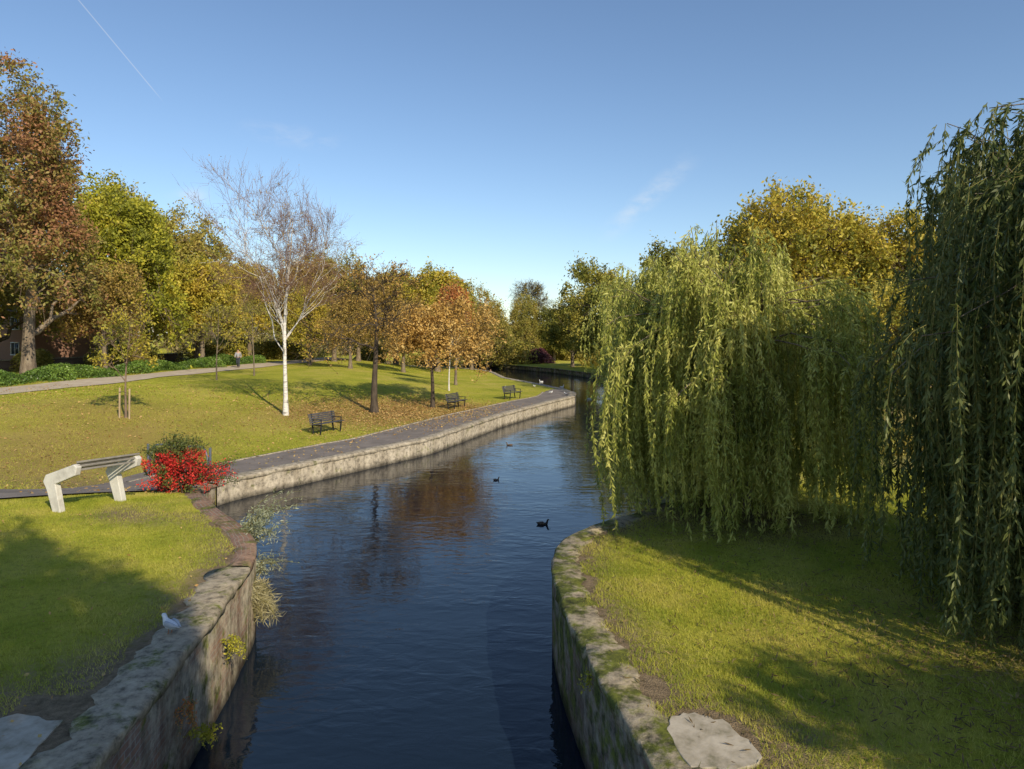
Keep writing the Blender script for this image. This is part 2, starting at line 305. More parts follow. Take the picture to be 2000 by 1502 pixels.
# ------------------------------------------------------------------ trees
def lumps(D,rs,amp=.22,n=9):
    f=np.zeros(len(D))
    for _ in range(n):
        c=norm(rs.normal(size=3));f+=np.exp((D@c-1)*7)*rs.uniform(.5,1.2)
    return 1-amp+amp*1.6*f
def make_tree(name,label,cat,loc,H,th,cz,rx,rz,tr,leafmat,nleaf,lsize,seed,n1=12,n2=70,n3=420,tw=3,upf=.7,bark=None,twig=None,spread=.35,lean=(0,0),tlen=.6,amp=.25,off=(0,0),shell=.35,rotz=0,up=.35,group=None,twr=.007,trunktop=.8,lasp=.55,limb=.55,flare=.5,lbr=1.0,sq=.1):
    rs=rnd(seed);bark=bark or M_bark;twig=twig or M_twig
    lp=rs.randint(1e6)
    def samp(n,lo,hi):
        D=norm(rs.normal(size=(n,3)));D[:,2]=np.where(D[:,2]<-.7,-D[:,2],D[:,2])
        r=(rs.uniform(lo**3,hi**3,n))**(1/3)
        r=r*lumps(D,rnd(lp),amp)
        fat=np.clip(1-D[:,2:3]**2,.12,1)**(-sq)
        D=D*np.concatenate([fat,fat,np.ones_like(fat)],1)
        return D*r[:,None]*np.array([rx,rx,rz])+np.array([off[0],off[1],cz])
    K0=12;t=np.linspace(0,1,K0)
    tt=H*trunktop
    TP=np.stack([lean[0]*t**1.3+.02*H*np.sin(t*5+seed)*t,lean[1]*t**1.3+.02*H*np.cos(t*4+seed)*t-.02*H*math.cos(seed)*t,tt*t-.15],1)
    TR=tr*(1-t)**.75*.95+tr*.05+tr*flare*np.exp(-t*16)
    ch=[tubes(TP[None],TR[None],10)]
    def trunk_at(z):
        return np.stack([np.interp(z,TP[:,2],TP[:,a]) for a in range(3)],1),np.interp(z,TP[:,2],TR)
    A=samp(n1,.45,.75);hd=np.linalg.norm(A[:,:2],axis=1)
    zs=np.clip(A[:,2]-upf*hd*rs.uniform(.8,1.3,n1),th,tt*.93)
    S,R0=trunk_at(zs);R0=np.minimum(R0*.65,tr*limb)
    C=S+(A-S)*np.array([.6,.6,.35])+np.array([0,0,up])*np.linalg.norm(A-S,axis=1)[:,None]*.3
    P1=bez(S,C,A,8,.022,rs);R1=R0[:,None]*(1-np.linspace(0,1,8)[None])**.8*.8+R0[:,None]*.2
    ch.append(tubes(P1,R1,6))
    def level(parP,parR,n,lo,hi,K,wig,rmul,rmin,S_,mi,t0=.35):
        A=samp(n,lo,hi)
        mids=parP[:,-1];d=((A[:,None]-mids[None])**2).sum(-1);d*=rs.uniform(.6,1.5,d.shape);pi=d.argmin(1)
        kk=parP.shape[1];t=rs.uniform(t0,1,n)*(kk-1.001);k0=t.astype(int);f=(t-k0)[:,None]
        S=parP[pi,k0]*(1-f)+parP[pi,k0+1]*f;R0=np.maximum(parR[pi,k0]*rmul,rmin)
        Ln=np.linalg.norm(A-S,axis=1)[:,None]
        C=S+(A-S)*np.array([.6,.6,.4])+np.array([0,0,up])*Ln*.25+rs.normal(size=S.shape)*Ln*.07
        P=bez(S,C,A,K,wig,rs);tl=np.linspace(0,1,K)[None]
        R=np.maximum(R0[:,None]*(1-tl*.75),rmin*.6)
        ch.append(tubes(P,R,S_,mi));return P,R
    P2,R2=level(P1,R1,n2,.5,.92,6,.025,.6,.018*lbr,5,0)
    P3,R3=level(P2,R2,n3,shell,1.0,5,.03,.6,.010*lbr,4,1,.25)
    n4=n3*tw;pi=rs.randint(0,n3,n4);t=rs.uniform(.25,1,n4)*(3.999);k0=t.astype(int);f=(t-k0)[:,None]
    S=P3[pi,k0]*(1-f)+P3[pi,k0+1]*f;dd=norm(P3[pi,-1]-P3[pi,0])
    E=S+norm(dd*.9+rs.normal(size=(n4,3))*.55+np.array([0,0,up]))*tlen*rs.uniform(.4,1.1,(n4,1))
    P4=bez(S,(S+E)/2+rs.normal(size=(n4,3))*.04,E,3);R4=np.tile(np.array([[twr,twr*.75,twr*.4]]),(n4,1))
    ch.append(tubes(P4,R4,3,1))
    t_=thing(name,label,cat,loc,rotz,group)
    obj("trunk",mk_mesh(name+"_trunk",ch,[bark,twig],smooth=True),t_)
    if nleaf:
        wgt=rs.uniform(0,1,n4)**1.6+.05;wgt/=wgt.sum()
        pi=rs.choice(n4,nleaf,p=wgt);f=rs.uniform(0,1.05,(nleaf,1))
        C=S[pi]*(1-f)+E[pi]*f+rs.normal(size=(nleaf,3))*spread*rs.uniform(.1,1,(nleaf,1))
        A=norm(rs.normal(size=(nleaf,3))+np.array([0,0,-.3]))*(lsize*rs.uniform(.6,1.25,(nleaf,1))*.5)
        B=norm(np.cross(A,rs.normal(size=(nleaf,3))))*np.linalg.norm(A,axis=1)[:,None]*lasp
        obj("crown",mk_mesh(name+"_crown",[quads(C,A,B)],[leafmat]),t_)
    return t_
LM=dict(
 brown=mat_leaf("leaf_brown_red",[(.18,.2,.035),(.27,.26,.06),(.32,.25,.07),(.35,.17,.08),(.38,.19,.1)],.22),
 green=mat_leaf("leaf_green_yellow",[(.13,.15,.02),(.27,.28,.03),(.42,.4,.035),(.56,.47,.06)],.35),
 olive=mat_leaf("leaf_olive",[(.17,.18,.035),(.29,.27,.05),(.4,.34,.07),(.48,.36,.09)],.4),
 gold=mat_leaf("leaf_gold",[(.20,.21,.035),(.36,.33,.045),(.52,.42,.05),(.62,.47,.08)],.4),
 orange=mat_leaf("leaf_orange",[(.32,.20,.05),(.52,.32,.08),(.66,.43,.13),(.7,.52,.2)],.7),
 rust=mat_leaf("leaf_rust",[(.24,.18,.05),(.4,.28,.07),(.5,.36,.1)],.6),
 tan=mat_leaf("leaf_tan_orange",[(.28,.18,.05),(.45,.28,.07),(.56,.36,.1)],.6),
 red=mat_leaf("leaf_red",[(.38,.12,.04),(.5,.18,.05),(.54,.28,.08)],.6),
 dark=mat_leaf("leaf_golden_green",[(.10,.12,.022),(.2,.21,.035),(.34,.31,.05),(.43,.36,.07)],.4,.25),
 willow=mat_leaf("willow_leaf",[(.20,.23,.045),(.38,.41,.08),(.56,.56,.14),(.7,.67,.2)],1.1,.4,.45),
 willow_shade=mat_leaf("willow_leaf_shaded",[(.05,.075,.018),(.10,.13,.035),(.16,.19,.06),(.24,.26,.09)],.9,.35,.45),  # willow leaf darkened, so the near tree's shade sits in the colour
)
def G3(x,y):return (x,y,z1(x,y))
make_tree("birch_tree","slender white-barked birch with bare purplish twigs on the lawn","tree",G3(-11.25,35.4),11.2,2.8,7.2,3.5,3.9,.11,LM["rust"],2400,.09,3,n1=12,n2=90,n3=1000,tw=5,upf=1.9,bark=M_birch,twig=M_twigp,tlen=.8,up=.55,spread=.1,twr=.0055,amp=.34,shell=.3,trunktop=.92,limb=.28,flare=.5,lbr=.55)
make_tree("oak_tree","dark-trunked young oak with sparse brown leaves on the lawn","tree",G3(-7.6,39.3),9.1,2.2,5.4,3.1,3.6,.19,LM["tan"],4200,.14,5,n1=13,n2=55,n3=240,tw=4,upf=.4,bark=M_barkd,twig=M_barkd,spread=.16,tlen=.6,amp=.45,twr=.011,lbr=1.6)
make_tree("oak_tree","small oak with dense orange autumn leaves beside the riverside path","tree",G3(-4.8,43),7.3,1.5,4.2,3.3,2.6,.13,LM["orange"],16000,.18,8,n1=12,n2=80,n3=420,tw=4,upf=.4,bark=M_barkd,twig=M_barkd,spread=.26,tlen=.55,amp=.42)
big=make_tree("park_tree","tall broad tree with brown and dark red foliage behind the ivy","tree",G3(-32.6,48),20.,3.0,10.6,5.9,9.2,.42,LM["brown"],66000,.27,11,n1=24,n2=170,n3=1100,tw=4,spread=.45,tlen=.9,amp=.36,off=(-1.3,0),sq=.3)
maple=make_tree("maple_tree","full maple with green and yellow leaves behind the ivy bank","tree",G3(-34.5,60),16.6,2.4,9.2,5.3,7.4,.4,LM["green"],50000,.32,14,n1=18,n2=120,n3=800,tw=4,spread=.45,tlen=.9,amp=.32,off=(1.6,0),sq=.2)
oliveT=make_tree("park_tree","olive and yellow autumn tree beside the upper path","tree",G3(-33.5,76),14,1.6,7.4,5.4,6.6,.35,LM["olive"],34000,.32,17,n1=16,n2=100,n3=600,tw=4,spread=.5,tlen=.9,group="autumn trees lining the park",sq=.15)
goldT=make_tree("park_tree","golden-leaved autumn tree beside the upper path","tree",G3(-15,92),12.5,1.6,6.9,4.6,5.8,.3,LM["gold"],26000,.34,19,n1=16,n2=90,n3=500,tw=4,spread=.5,tlen=.9,group="autumn trees lining the park")
rustT=make_tree("park_tree","rust-brown half-bare autumn tree beside the upper path","tree",G3(-24,84),12.5,1.8,7.0,4.4,5.5,.3,LM["rust"],15000,.3,21,n1=16,n2=90,n3=600,tw=5,spread=.45,tlen=1.,group="autumn trees lining the park")
for s,x,y,r,k,lb in [(oliveT,-38,74,1,1.1,None),(oliveT,-48,66,2.5,1.1,None),(oliveT,-29,100,4,.9,None),(oliveT,-46,55,1.3,.95,None),(oliveT,-55,62,.3,1.25,None),
    (rustT,-19,88,1.5,.9,None),(goldT,-31,84,.8,.95,None),(rustT,-11.5,98,3.4,.95,None),(goldT,-8.8,84,2,1.0,None),(goldT,-22,108,4,1.0,None),(rustT,-36,92,2.4,1.0,None),
    (oliveT,-3.6,104,.6,.82,None),(oliveT,2,118,5,.68,None),(oliveT,-9,120,2,.8,None),(rustT,-5.2,92,1.,.72,None),(goldT,-30,69,3,.85,None),(oliveT,-36.5,42.5,2.2,.62,"olive-brown autumn tree leaning over the ivy bank"),(rustT,-31.5,55,.4,.72,None),(oliveT,-20.5,82,3.3,.75,None)]:
    copy_thing(s,G3(x,y),r,(k,k,k),lb)
make_tree("maple_tree","small maple with bright red and orange leaves on the lawn","tree",G3(-4.6,58),7.9,2,5.9,1.5,2.4,.12,LM["red"],6000,.2,25,n1=10,n2=50,n3=240,tw=4,spread=.3)
make_tree("bare_tree","leafless spreading tree standing above distant shrubs","tree",G3(4,150),16.5,4,11.2,4.5,5,.35,LM["olive"],1500,.3,27,n1=14,n2=90,n3=600,tw=5,twr=.022,tlen=1.2,bark=M_barkd,twig=M_barkd)
dk=make_tree("park_tree","rounded golden-green tree overhanging the river bend","tree",G3(11.5,86),12,1,6.0,5.0,6.0,.3,LM["dark"],36000,.34,31,n1=14,n2=80,n3=500,tw=4,spread=.5,group="trees on the shaded bank")
for x,y,r,k in [(18,74,1,1.0),(25,70,2,1.05),(8.5,100,3,.8),(21,60,4,.75),(30,58,.3,.9),(38,55,2.6,1.0),(7,118,1.3,.65),(15,62,5.,.62),(14,36,2,.5),(17.5,33,4,.55)]:
    copy_thing(dk,G3(max(x,float(XR(y))+1),y),r,(k,k,k))
g1=make_tree("park_tree","large golden-yellow autumn tree towering behind the willow","tree",G3(19.5,44),13.2,2.,7.2,5.7,6.1,.4,LM["gold"],44000,.26,34,n1=18,n2=130,n3=900,tw=5,spread=.4,tlen=.9,amp=.34,group="golden trees behind the willows")
copy_thing(g1,G3(24,42),2,(.9,.9,.9));copy_thing(g1,G3(31,34),4.2,(.85,.85,.85));copy_thing(g1,G3(16.8,45),3,(.98,.98,1.06));copy_thing(g1,G3(17,29),1,(.5,.5,.5))
# ------------------------------------------------------------------ willows
def willow(label,loc,R,top,ncl,per,seed,leafmat,nleaf,lsize=.11,bot=(.15,1.3),trunk_r=.3,lump=.3,zg=0.,group=None,shoulder=.68,lw=.13,tilt=0,keep=None,pw=.5,tierp=.3,cs=.12):
    rs=rnd(seed)
    th=rs.uniform(0,2*np.pi,ncl);q=rs.uniform(0.02,1,ncl)**.5
    prof=1+lump*.5*np.sin(th*3+seed)+lump*.4*np.sin(th*5+seed*2)
    rr=R*q*prof*rs.uniform(.88,1.05,ncl)
    def dome(q):return shoulder+(1-shoulder)*np.clip(1-(q*.98)**2,0,1)**pw
    tier=np.where(rs.rand(ncl)<tierp,rs.uniform(.5,.85,ncl),rs.uniform(.9,1.05,ncl))
    zz=top*dome(q)*tier*(1+.08*np.sin(th*4+q*6+seed))
    Cp=np.stack([rr*np.cos(th),rr*np.sin(th),zz],1)
    Cp[:,2]*=1+tilt*Cp[:,0]/R
    if keep is not None:
        k=keep(Cp);Cp=Cp[k];th=th[k]
    ncl=len(Cp)
    t=np.linspace(0,1,8);TP=np.stack([.25*np.sin(t*3),.15*t,top*.5*t-.2],1);TR=trunk_r*(1-.35*t)+trunk_r*.5*np.exp(-t*10)
    ch=[tubes(TP[None],TR[None],10)]
    n1=12;a=np.arange(n1)*2*np.pi/n1+rs.uniform(-.2,.2,n1);q1=rs.uniform(.25,.55,n1)
    A=np.stack([R*q1*np.cos(a),R*q1*np.sin(a),top*dome(q1)*rs.uniform(.68,.8,n1)],1)
    S=np.stack([np.interp(rs.uniform(.2,.5,n1)*top,TP[:,2],TP[:,k]) for k in range(3)],1)
    P1=bez(S,S+(A-S)*np.array([.3,.3,.75]),A,8,.02,rs);R1=trunk_r*.45*(1-.8*np.linspace(0,1,8))[None]*np.ones((n1,1))
    ch.append(tubes(P1,R1,6))
    d=((Cp[:,None,:2]-A[None,:,:2])**2).sum(-1);pi=d.argmin(1);tk=rs.uniform(.4,1,ncl)*6.99;k0=tk.astype(int)
    S=P1[pi,k0];Ln=np.linalg.norm(Cp-S,axis=1)[:,None]
    P2=bez(S,(S+Cp)/2+np.array([0,0,.22])*Ln,Cp,7,.02,rs);R2=np.maximum(R1[pi,k0][:,None]*.4*(1-.85*np.linspace(0,1,7))[None],.006)
    ch.append(tubes(P2,R2,5))
    ns=ncl*per;ci=np.repeat(np.arange(ncl),per)
    f=rs.uniform(.5,1,ns)*5.99;k0=f.astype(int);fr=(f-k0)[:,None]
    s0=P2[ci,k0]*(1-fr)+P2[ci,k0+1]*fr+rs.normal(size=(ns,3))*np.array([cs,cs,.07])
    out=norm(np.stack([np.cos(th[ci]),np.sin(th[ci]),0*ci],1)+rs.normal(size=(ns,3))*np.array([.6,.6,0]))
    ext=rs.uniform(.1,.8,ns)*rs.uniform(.3,1.2,ncl)[ci]
    clb=bot[0]+(bot[1]-bot[0])*rs.uniform(0,1,ncl)**1.6
    zb=zg+clb[ci]+rs.uniform(-.15,.6,ns)
    short=rs.rand(ns)<.4
    Lt=np.maximum(s0[:,2]-zb,.5);Lt=np.where(short,Lt*rs.uniform(.12,.75,ns),Lt)
    K=12;u=np.linspace(0,1,K)[None]**.9;s=u*Lt[:,None]
    e=ext[:,None]*(1-np.exp(-s/.5))
    sway=.13*np.sin(s*1.1+rs.uniform(0,6.3,ncl)[ci][:,None])*np.minimum(s,2)/2+rs.normal(size=(ns,1))*.03*s
    P=np.zeros((ns,K,3));P[...,0]=s0[:,None,0]+out[:,None,0]*e+sway;P[...,1]=s0[:,None,1]+out[:,None,1]*e+sway*.5+rs.normal(size=(ns,1))*.03*s
    upk=rs.uniform(0,.6,ns)[:,None]*(rs.rand(ns,1)<.5)
    P[...,2]=s0[:,None,2]+upk*(s/.25)*np.exp(1-s/.25)*.7-s+.3*(1-np.exp(-s/.4))
    P[...,2]=np.maximum(P[...,2],zg+.03)
    R_=np.tile(np.linspace(.006,.002,K)[None],(ns,1))
    ch.append(tubes(P,R_,3,1))
    t_=thing("willow_tree",label,"tree",loc,0,group)
    obj("trunk",mk_mesh("willow_trunk",ch,[M_bark,M_wtwig],smooth=True),t_)
    wt=Lt**.9*rs.uniform(.4,1.3,ns);si=rs.choice(ns,nleaf,p=wt/wt.sum());f=rs.uniform(0.0,1,nleaf)*(K-1.001);k0=f.astype(int);f=(f-k0)[:,None]
    Pa=P[si,k0];Pb=P[si,k0+1];T=norm(Pb-Pa)
    D=norm(T*.8+rs.normal(size=(nleaf,3))*.45+np.array([0,0,-.25]));ln=lsize*rs.uniform(.6,1.2,(nleaf,1))
    C=Pa*(1-f)+Pb*f+D*ln*.5
    B=norm(np.cross(D,rs.normal(size=(nleaf,3))))*ln*lw
    obj("crown",mk_mesh("willow_crown",[quads(C,D*ln*.5,B)],[leafmat]),t_)
    return t_
willow("weeping willow with long sunlit curtains of leaves reaching the lawn",(4.7,15.3,z1(4.7,15.3)),3.1,6.1,92,20,41,LM["willow"],265000,.125,bot=(-.4,.7),lump=.26,shoulder=.46,pw=.8,tierp=.4,cs=.08)
willow("shaded weeping willow with dark hanging branches over the lawn",(8.85,8.8,1.4),3.9,7.2,190,17,44,LM["willow_shade"],380000,.13,bot=(-.4,.7),lump=.12,trunk_r=.32,shoulder=.70,tilt=.08,keep=lambda C:(C[:,0]<1.2)&(C[:,1]>-3.3))
willow("rounded weeping willow leaning over the river",(11.8,56,.6),5.6,10.6,130,12,49,LM["willow"],120000,.26,bot=(.3,1.5),lw=.17,shoulder=.5)
# ------------------------------------------------------------------ ground cover
M_blade=mat_leaf("grass_blade",[(.24,.3,.03),(.39,.43,.045),(.53,.51,.08),(.6,.53,.14)],1.2,.4)
def blades(name,xy,hmin,hmax,w,seed):
    rs=rnd(seed);n=len(xy);zz=Z(xy[:,0],xy[:,1])
    a=rs.uniform(0,2*np.pi,n);h=rs.uniform(hmin,hmax,n);ln=rs.normal(size=(n,2))*.5*h[:,None]
    b=np.stack([np.cos(a),np.sin(a),0*a],1)*w;c=np.stack([xy[:,0],xy[:,1],zz-.004],1)
    tip=c+np.stack([ln[:,0],ln[:,1],h],1)
    V=np.stack([c-b,c+b,tip],1).reshape(-1,3)
    return obj(name,mk_mesh(name,[(V,np.arange(3*n).reshape(-1,3))],[M_blade],n=3),kind="stuff")
rs=rnd(7)
def pathmask(x,y):
    C=np.array(LP);m=np.zeros(len(x),bool)
    for p,q in zip(C[:-1],C[1:]):
        d=q-p;t=np.clip(((x-p[0])*d[0]+(y-p[1])*d[1])/(d@d),0,1);m|=np.hypot(x-p[0]-t*d[0],y-p[1]-t*d[1])<1.7
    return m
n=330000;y=5.5+rs.rand(n)**1.0*12;x=XL(y)-.2-rs.rand(n)*10
k=(x>-.78*y-.5)&~pathmask(x,y)&(rs.rand(n)<.75+.5*vnoise(x,y,.6,2))&((XL(y)-x)>.3+.25*(y<11.4)+.25*vnoise(x,y,.3,5)+.6*(y<7.3))
blades("lawn_grass",np.stack([x,y],1)[k],.02,.06,.0035,1)
n=330000;y=5.3+rs.rand(n)*12.5;x=XR(y)+.08+rs.rand(n)*9
dw=np.hypot(x-9,y-7.9);dm=np.hypot(x-4.8,y-14.6)
k=(x<.78*y+.5)&((x-XR(y))>.38+.28*vnoise(x,y,.3,5))&(rs.rand(n)<.8+.5*vnoise(x,y,.7,3))&(rs.rand(n)<np.clip(dw/3.2-.25,.1,1))&(rs.rand(n)<np.clip(dm/2.2-.2,.05,1))&(np.hypot((x-1.85),(y-6.6)*.8)>.42)
blades("lawn_grass",np.stack([x,y],1)[k],.025,.075,.0035,2)
n=160000;y=17+rs.rand(n)**1.2*30;x=XL(y)-3.2-rs.rand(n)*22
k=(x>-.78*y-.5)&~pathmask(x,y)&(rs.rand(n)<.7+.6*vnoise(x,y,1.6,2))
blades("lawn_grass",np.stack([x,y],1)[k],.03,.075,.008,3)
def litter(name,xy,size,mat,seed,asp=.7):
    rs=rnd(seed);n=len(xy);c=np.stack([xy[:,0],xy[:,1],Z(xy[:,0],xy[:,1])+.02+rs.rand(n)*.035],1)
    A=norm(rs.normal(size=(n,3))*np.array([1,1,.35]))*size*.5*rs.uniform(.6,1.3,(n,1));B=norm(np.cross(A,np.array([0,0,1.])+rs.normal(size=(n,3))*.35))*np.linalg.norm(A,axis=1)[:,None]*asp
    obj(name,mk_mesh(name,[quads(c,A,B)],[mat]),kind="stuff")
M_fall=mat_leaf("fallen_leaf",[(.22,.13,.04),(.4,.23,.08),(.5,.34,.13),(.34,.26,.08)],1.,.1,.7)
q=rs.normal(size=(8000,2))*[3.0,3.4]+[-7.5,38.8];q2=rs.normal(size=(5000,2))*[2.6,3]+[-4.8,42.5];q3=rs.rand(6000,2)*[22,26]+[-28,17]
q4=rs.rand(350,2)*[9,9]+[-13,6]
xy=np.concatenate([q,q2,q3]);xy=xy[(xy[:,0]<XL(xy[:,1])-.3)];litter("fallen_leaves",xy,.10,M_fall,5)
xy=q4[q4[:,0]<XL(q4[:,1])-.3];litter("fallen_leaves",xy,.055,M_fall,9)
q=rs.normal(size=(12000,2))*[1.9,1.7]+[7.2,7.6];q2=rs.normal(size=(4000,2))*[2,1.4]+[4.8,14.3];q3=rs.rand(1500,2)*[7,10]+[1,5.5]
xy=np.concatenate([q,q2,q3]);xy=xy[(xy[:,0]>XR(xy[:,1])+.1)];litter("fallen_leaves",xy,.09,mat_leaf("fallen_willow_leaf",[(.08,.055,.025),(.18,.12,.05),(.3,.24,.08)],1.,.1,.7),6,.2)
M_ivy=mat_leaf("ivy_leaf",[(.05,.09,.02),(.11,.19,.035),(.2,.3,.05)],1.,.2,.35)
def mound(name,label,cat,cx,cy,rx,ry,h,nleaf,size,mat,seed,group=None,rotz=0):
    rs=rnd(seed);D=norm(rs.normal(size=(nleaf,3)));D[:,2]=np.abs(D[:,2]);r=rs.uniform(.55,1.0,nleaf)*lumps(D,rnd(seed+1),.3,12)
    C=D*r[:,None]*np.array([rx,ry,h]);C[:,2]+=.02
    A=norm(rs.normal(size=(nleaf,3)))*size*.5*rs.uniform(.6,1.2,(nleaf,1));B=norm(np.cross(A,rs.normal(size=(nleaf,3))))*np.linalg.norm(A,axis=1)[:,None]*.7
    st=rs.choice(nleaf,60);S=np.zeros((60,3));S[:,:2]=C[st,:2]*.15;E=C[st]
    ch=[tubes(bez(S,(S+E)/2+np.array([0,0,.15*h]),E,4),np.tile(np.array([[.02,.014,.01,.005]]),(60,1)),4)]
    t_=thing(name,label,cat,G3(cx,cy),rotz,group)
    obj("stem",mk_mesh(name+"_stem",ch,[M_twig]),t_)
    obj("foliage",mk_mesh(name+"_fol",[quads(C,A,B)],[mat]),t_);return t_
ivy=mound("ivy_bush","mounded glossy green ivy spilling beside the upper path","bush",-31.3,38,1.7,2.6,1.15,7000,.14,M_ivy,61,group="ivy mounds beside the upper path")
for k,(x,y) in enumerate([(-31.6,33),(-31.2,43),(-31,47.5),(-30.6,52),(-30.2,57),(-30,62),(-29.4,67),(-28.8,72),(-28.4,77),(-33.5,36),(-34,45)]):
    copy_thing(ivy,G3(x,y),k*1.3%1.0+3.1*(k%2),(1,1,.85+.3*((k*7)%5)/5))
sh=mound("shrub","rounded olive shrub beside the park trees","bush",-2,112,4,3,5,9000,.4,LM["olive"],63,group="shrubs around the park")
for k,(x,y,s) in enumerate([(3,124,1.1),(9,122,1.0),(14,104,.9),(-14,118,.9),(-25,118,1.1),(-34,112,1.0),(16,96,.8),(-40,100,1.),(-48,84,1.),(22,84,1.),(33,70,1.1),(45,66,1.2),(22,48,.55),(27,50,.6),(33,46,.6),(-36,66,.6),(-42,62,.7),(-33,80,.7),(-29.5,90,.7),(-20,100,.7),(-52,52,.7),(14,27,.35),(18,25,.4)]):
    copy_thing(sh,G3(x,y),k*2.1,(s,s,s*(.7+.1*(k%4))))
mound("shrub","deep purple-leaved shrub on the far river bank","bush",4.5,112,2,2,3.4,5000,.3,mat_leaf("leaf_purple",[(.08,.03,.04),(.15,.05,.06),(.2,.1,.08)],.6),66)
rs=rnd(71);nc_=520
cx=rs.uniform(-170,190,nc_);cy=rs.uniform(150,190,nc_)+np.abs(cx)*-.25;ch_=rs.uniform(5,9,nc_)+2*np.sin(cx*.08)+1.5*np.sin(cx*.21)
C=[]
for a,b_,h in zip(cx,cy,ch_):
    n=160;D=norm(rs.normal(size=(n,3)));C.append(D*rs.uniform(.6,1,(n,1))*[3.8,3.8,h*.55]+[a,b_,1+h*.45])
C=np.concatenate(C);n=len(C);A=norm(rs.normal(size=(n,3)))*.42*rs.uniform(.6,1.2,(n,1));B=norm(np.cross(A,rs.normal(size=(n,3))))*.3
obj("distant_woodland",mk_mesh("distant_woodland",[quads(C,A,B)],[mat_leaf("leaf_far",[(.11,.11,.045),(.2,.17,.07),(.29,.22,.08),(.22,.22,.08)],.08)]),kind="stuff")
# ------------------------------------------------------------------ red berry bush, wall plants
def berry_bush():
    rs=rnd(81);t_=thing("berry_bush","sprawling bush of bright red leaves and berries beside the handrail","bush",G3(-8.6,18.0))
    nb=130;th=rs.uniform(0,6.28,nb);el=rs.uniform(.05,1.45,nb);r=rs.uniform(.6,1.15,nb)
    E=np.stack([np.cos(th)*np.cos(el)*r*1.2,np.sin(th)*np.cos(el)*r*1.0,np.sin(el)*r*1.38+.05],1);E[:,0]+=.45*(1-el/1.5)
    S=rs.normal(size=(nb,3))*[.15,.15,0];P=bez(S,E*.6+np.array([0,0,.35]),E,8,.01,rs)
    obj("stem",mk_mesh("berry_stem",[tubes(P,np.tile(np.linspace(.014,.004,8)[None],(nb,1)),4)],[M_barkd]),t_)
    n=14000;pi=rs.randint(0,nb,n);f=(rs.rand(n)**.6)*6.99;k0=f.astype(int);f=(f-k0)[:,None]
    C=P[pi,k0]*(1-f)+P[pi,k0+1]*f+rs.normal(size=(n,3))*.06
    A=norm(rs.normal(size=(n,3)))*.03*rs.uniform(.6,1.3,(n,1));B=norm(np.cross(A,rs.normal(size=(n,3))))*.018
    low=(C[:,2]<1.08)&(np.sin(pi*7.3)>-.6)
    mr=mat_leaf("red_leaf",[(.3,.015,.015),(.6,.035,.03),(.75,.09,.05)],3.,.2);mg=mat_leaf("dark_leaf",[(.06,.09,.02),(.15,.17,.04)],3.,.2)
    obj("foliage",mk_mesh("berry_fol",[quads(C[low],A[low],B[low],0),quads(C[~low],A[~low],B[~low],1)],[mr,mg]),t_)
berry_bush()
def weed(name,label,loc,n,h,spread,mat,seed,lean=(.5,0),lsize=.07,asp=.25,arch=.25,per=45):
    rs=rnd(seed);t_=thing(name,label,"plant",loc)
    E=rs.normal(size=(n,3))*spread*[1,1,.7]+[lean[0],lean[1],h];S=rs.normal(size=(n,3))*[.08,.15,.05]
    P=bez(S,S+(E-S)*.5+np.array([0,0,arch*abs(h)+.1]),E,7,.02,rs)
    obj("stem",mk_mesh(name+"_stem",[tubes(P,np.tile(np.linspace(.006,.002,7)[None],(n,1)),3)],[M_wtwig]),t_)
    m=n*per;pi=rs.randint(0,n,m);f=rs.rand(m)*5.99;k0=f.astype(int);f=(f-k0)[:,None]
    C=P[pi,k0]*(1-f)+P[pi,k0+1]*f+rs.normal(size=(m,3))*.02
    D=norm(rs.normal(size=(m,3))+[.2,0,-.2]);ln=lsize*rs.uniform(.5,1.2,(m,1))
    B=norm(np.cross(D,rs.normal(size=(m,3))))*ln*.5*asp
    obj("foliage",mk_mesh(name+"_fol",[quads(C+D*ln*.5,D*ln*.5,B)],[mat]),t_)
M_silver=mat_leaf("silver_leaf",[(.16,.19,.09),(.3,.33,.2),(.46,.48,.35)],2.,.3)
M_straw=mat_leaf("straw_leaf",[(.26,.24,.1),(.42,.37,.2),(.5,.47,.3)],2.,.3)
weed("wall_shrub","silvery-leaved shrub growing out of the curved river wall",(-5.15,13.7,1.05),42,.42,.27,M_silver,83,lean=(.40,-.1),lsize=.08,asp=.3,per=34)
weed("wall_shrub","silvery-leaved sprig spreading from the curved river wall",(-5.4,14.3,1.15),26,.5,.3,M_silver,90,lean=(.7,.0),lsize=.08,asp=.3,per=34)
weed("wall_shrub","pale feathery plant growing from the river wall",(-4.45,12.5,1.0),32,.1,.16,M_silver,84,lean=(.28,-.1),lsize=.06,asp=.25,per=30)
weed("grass_tuft","straw-coloured drooping grass tuft on the river wall",(-4.35,11.9,.85),60,-.35,.13,M_straw,85,lean=(.25,-.05),lsize=.16,asp=.09)
weed("wall_weed","small yellow-green weed rooted in the river wall",(-3.62,8.3,.5),12,-.1,.08,LM["green"],86,lean=(.08,0),lsize=.04,asp=.6)
weed("wall_weed","small red-leaved creeper hanging on the river wall",(-3.66,8.0,.95),8,-.25,.06,LM["red"],87,lean=(.04,0),lsize=.03,asp=.7)
weed("wall_weed","small green fern hanging on the river wall",(-3.82,9.7,.95),12,-.2,.08,LM["green"],88,lean=(.06,0),lsize=.04,asp=.5)
weed("wall_weed","mossy green weeds on the mossy river wall",(1.02,8.2,1.2),20,-.15,.12,LM["green"],89,lean=(-.04,0),lsize=.04,asp=.6)
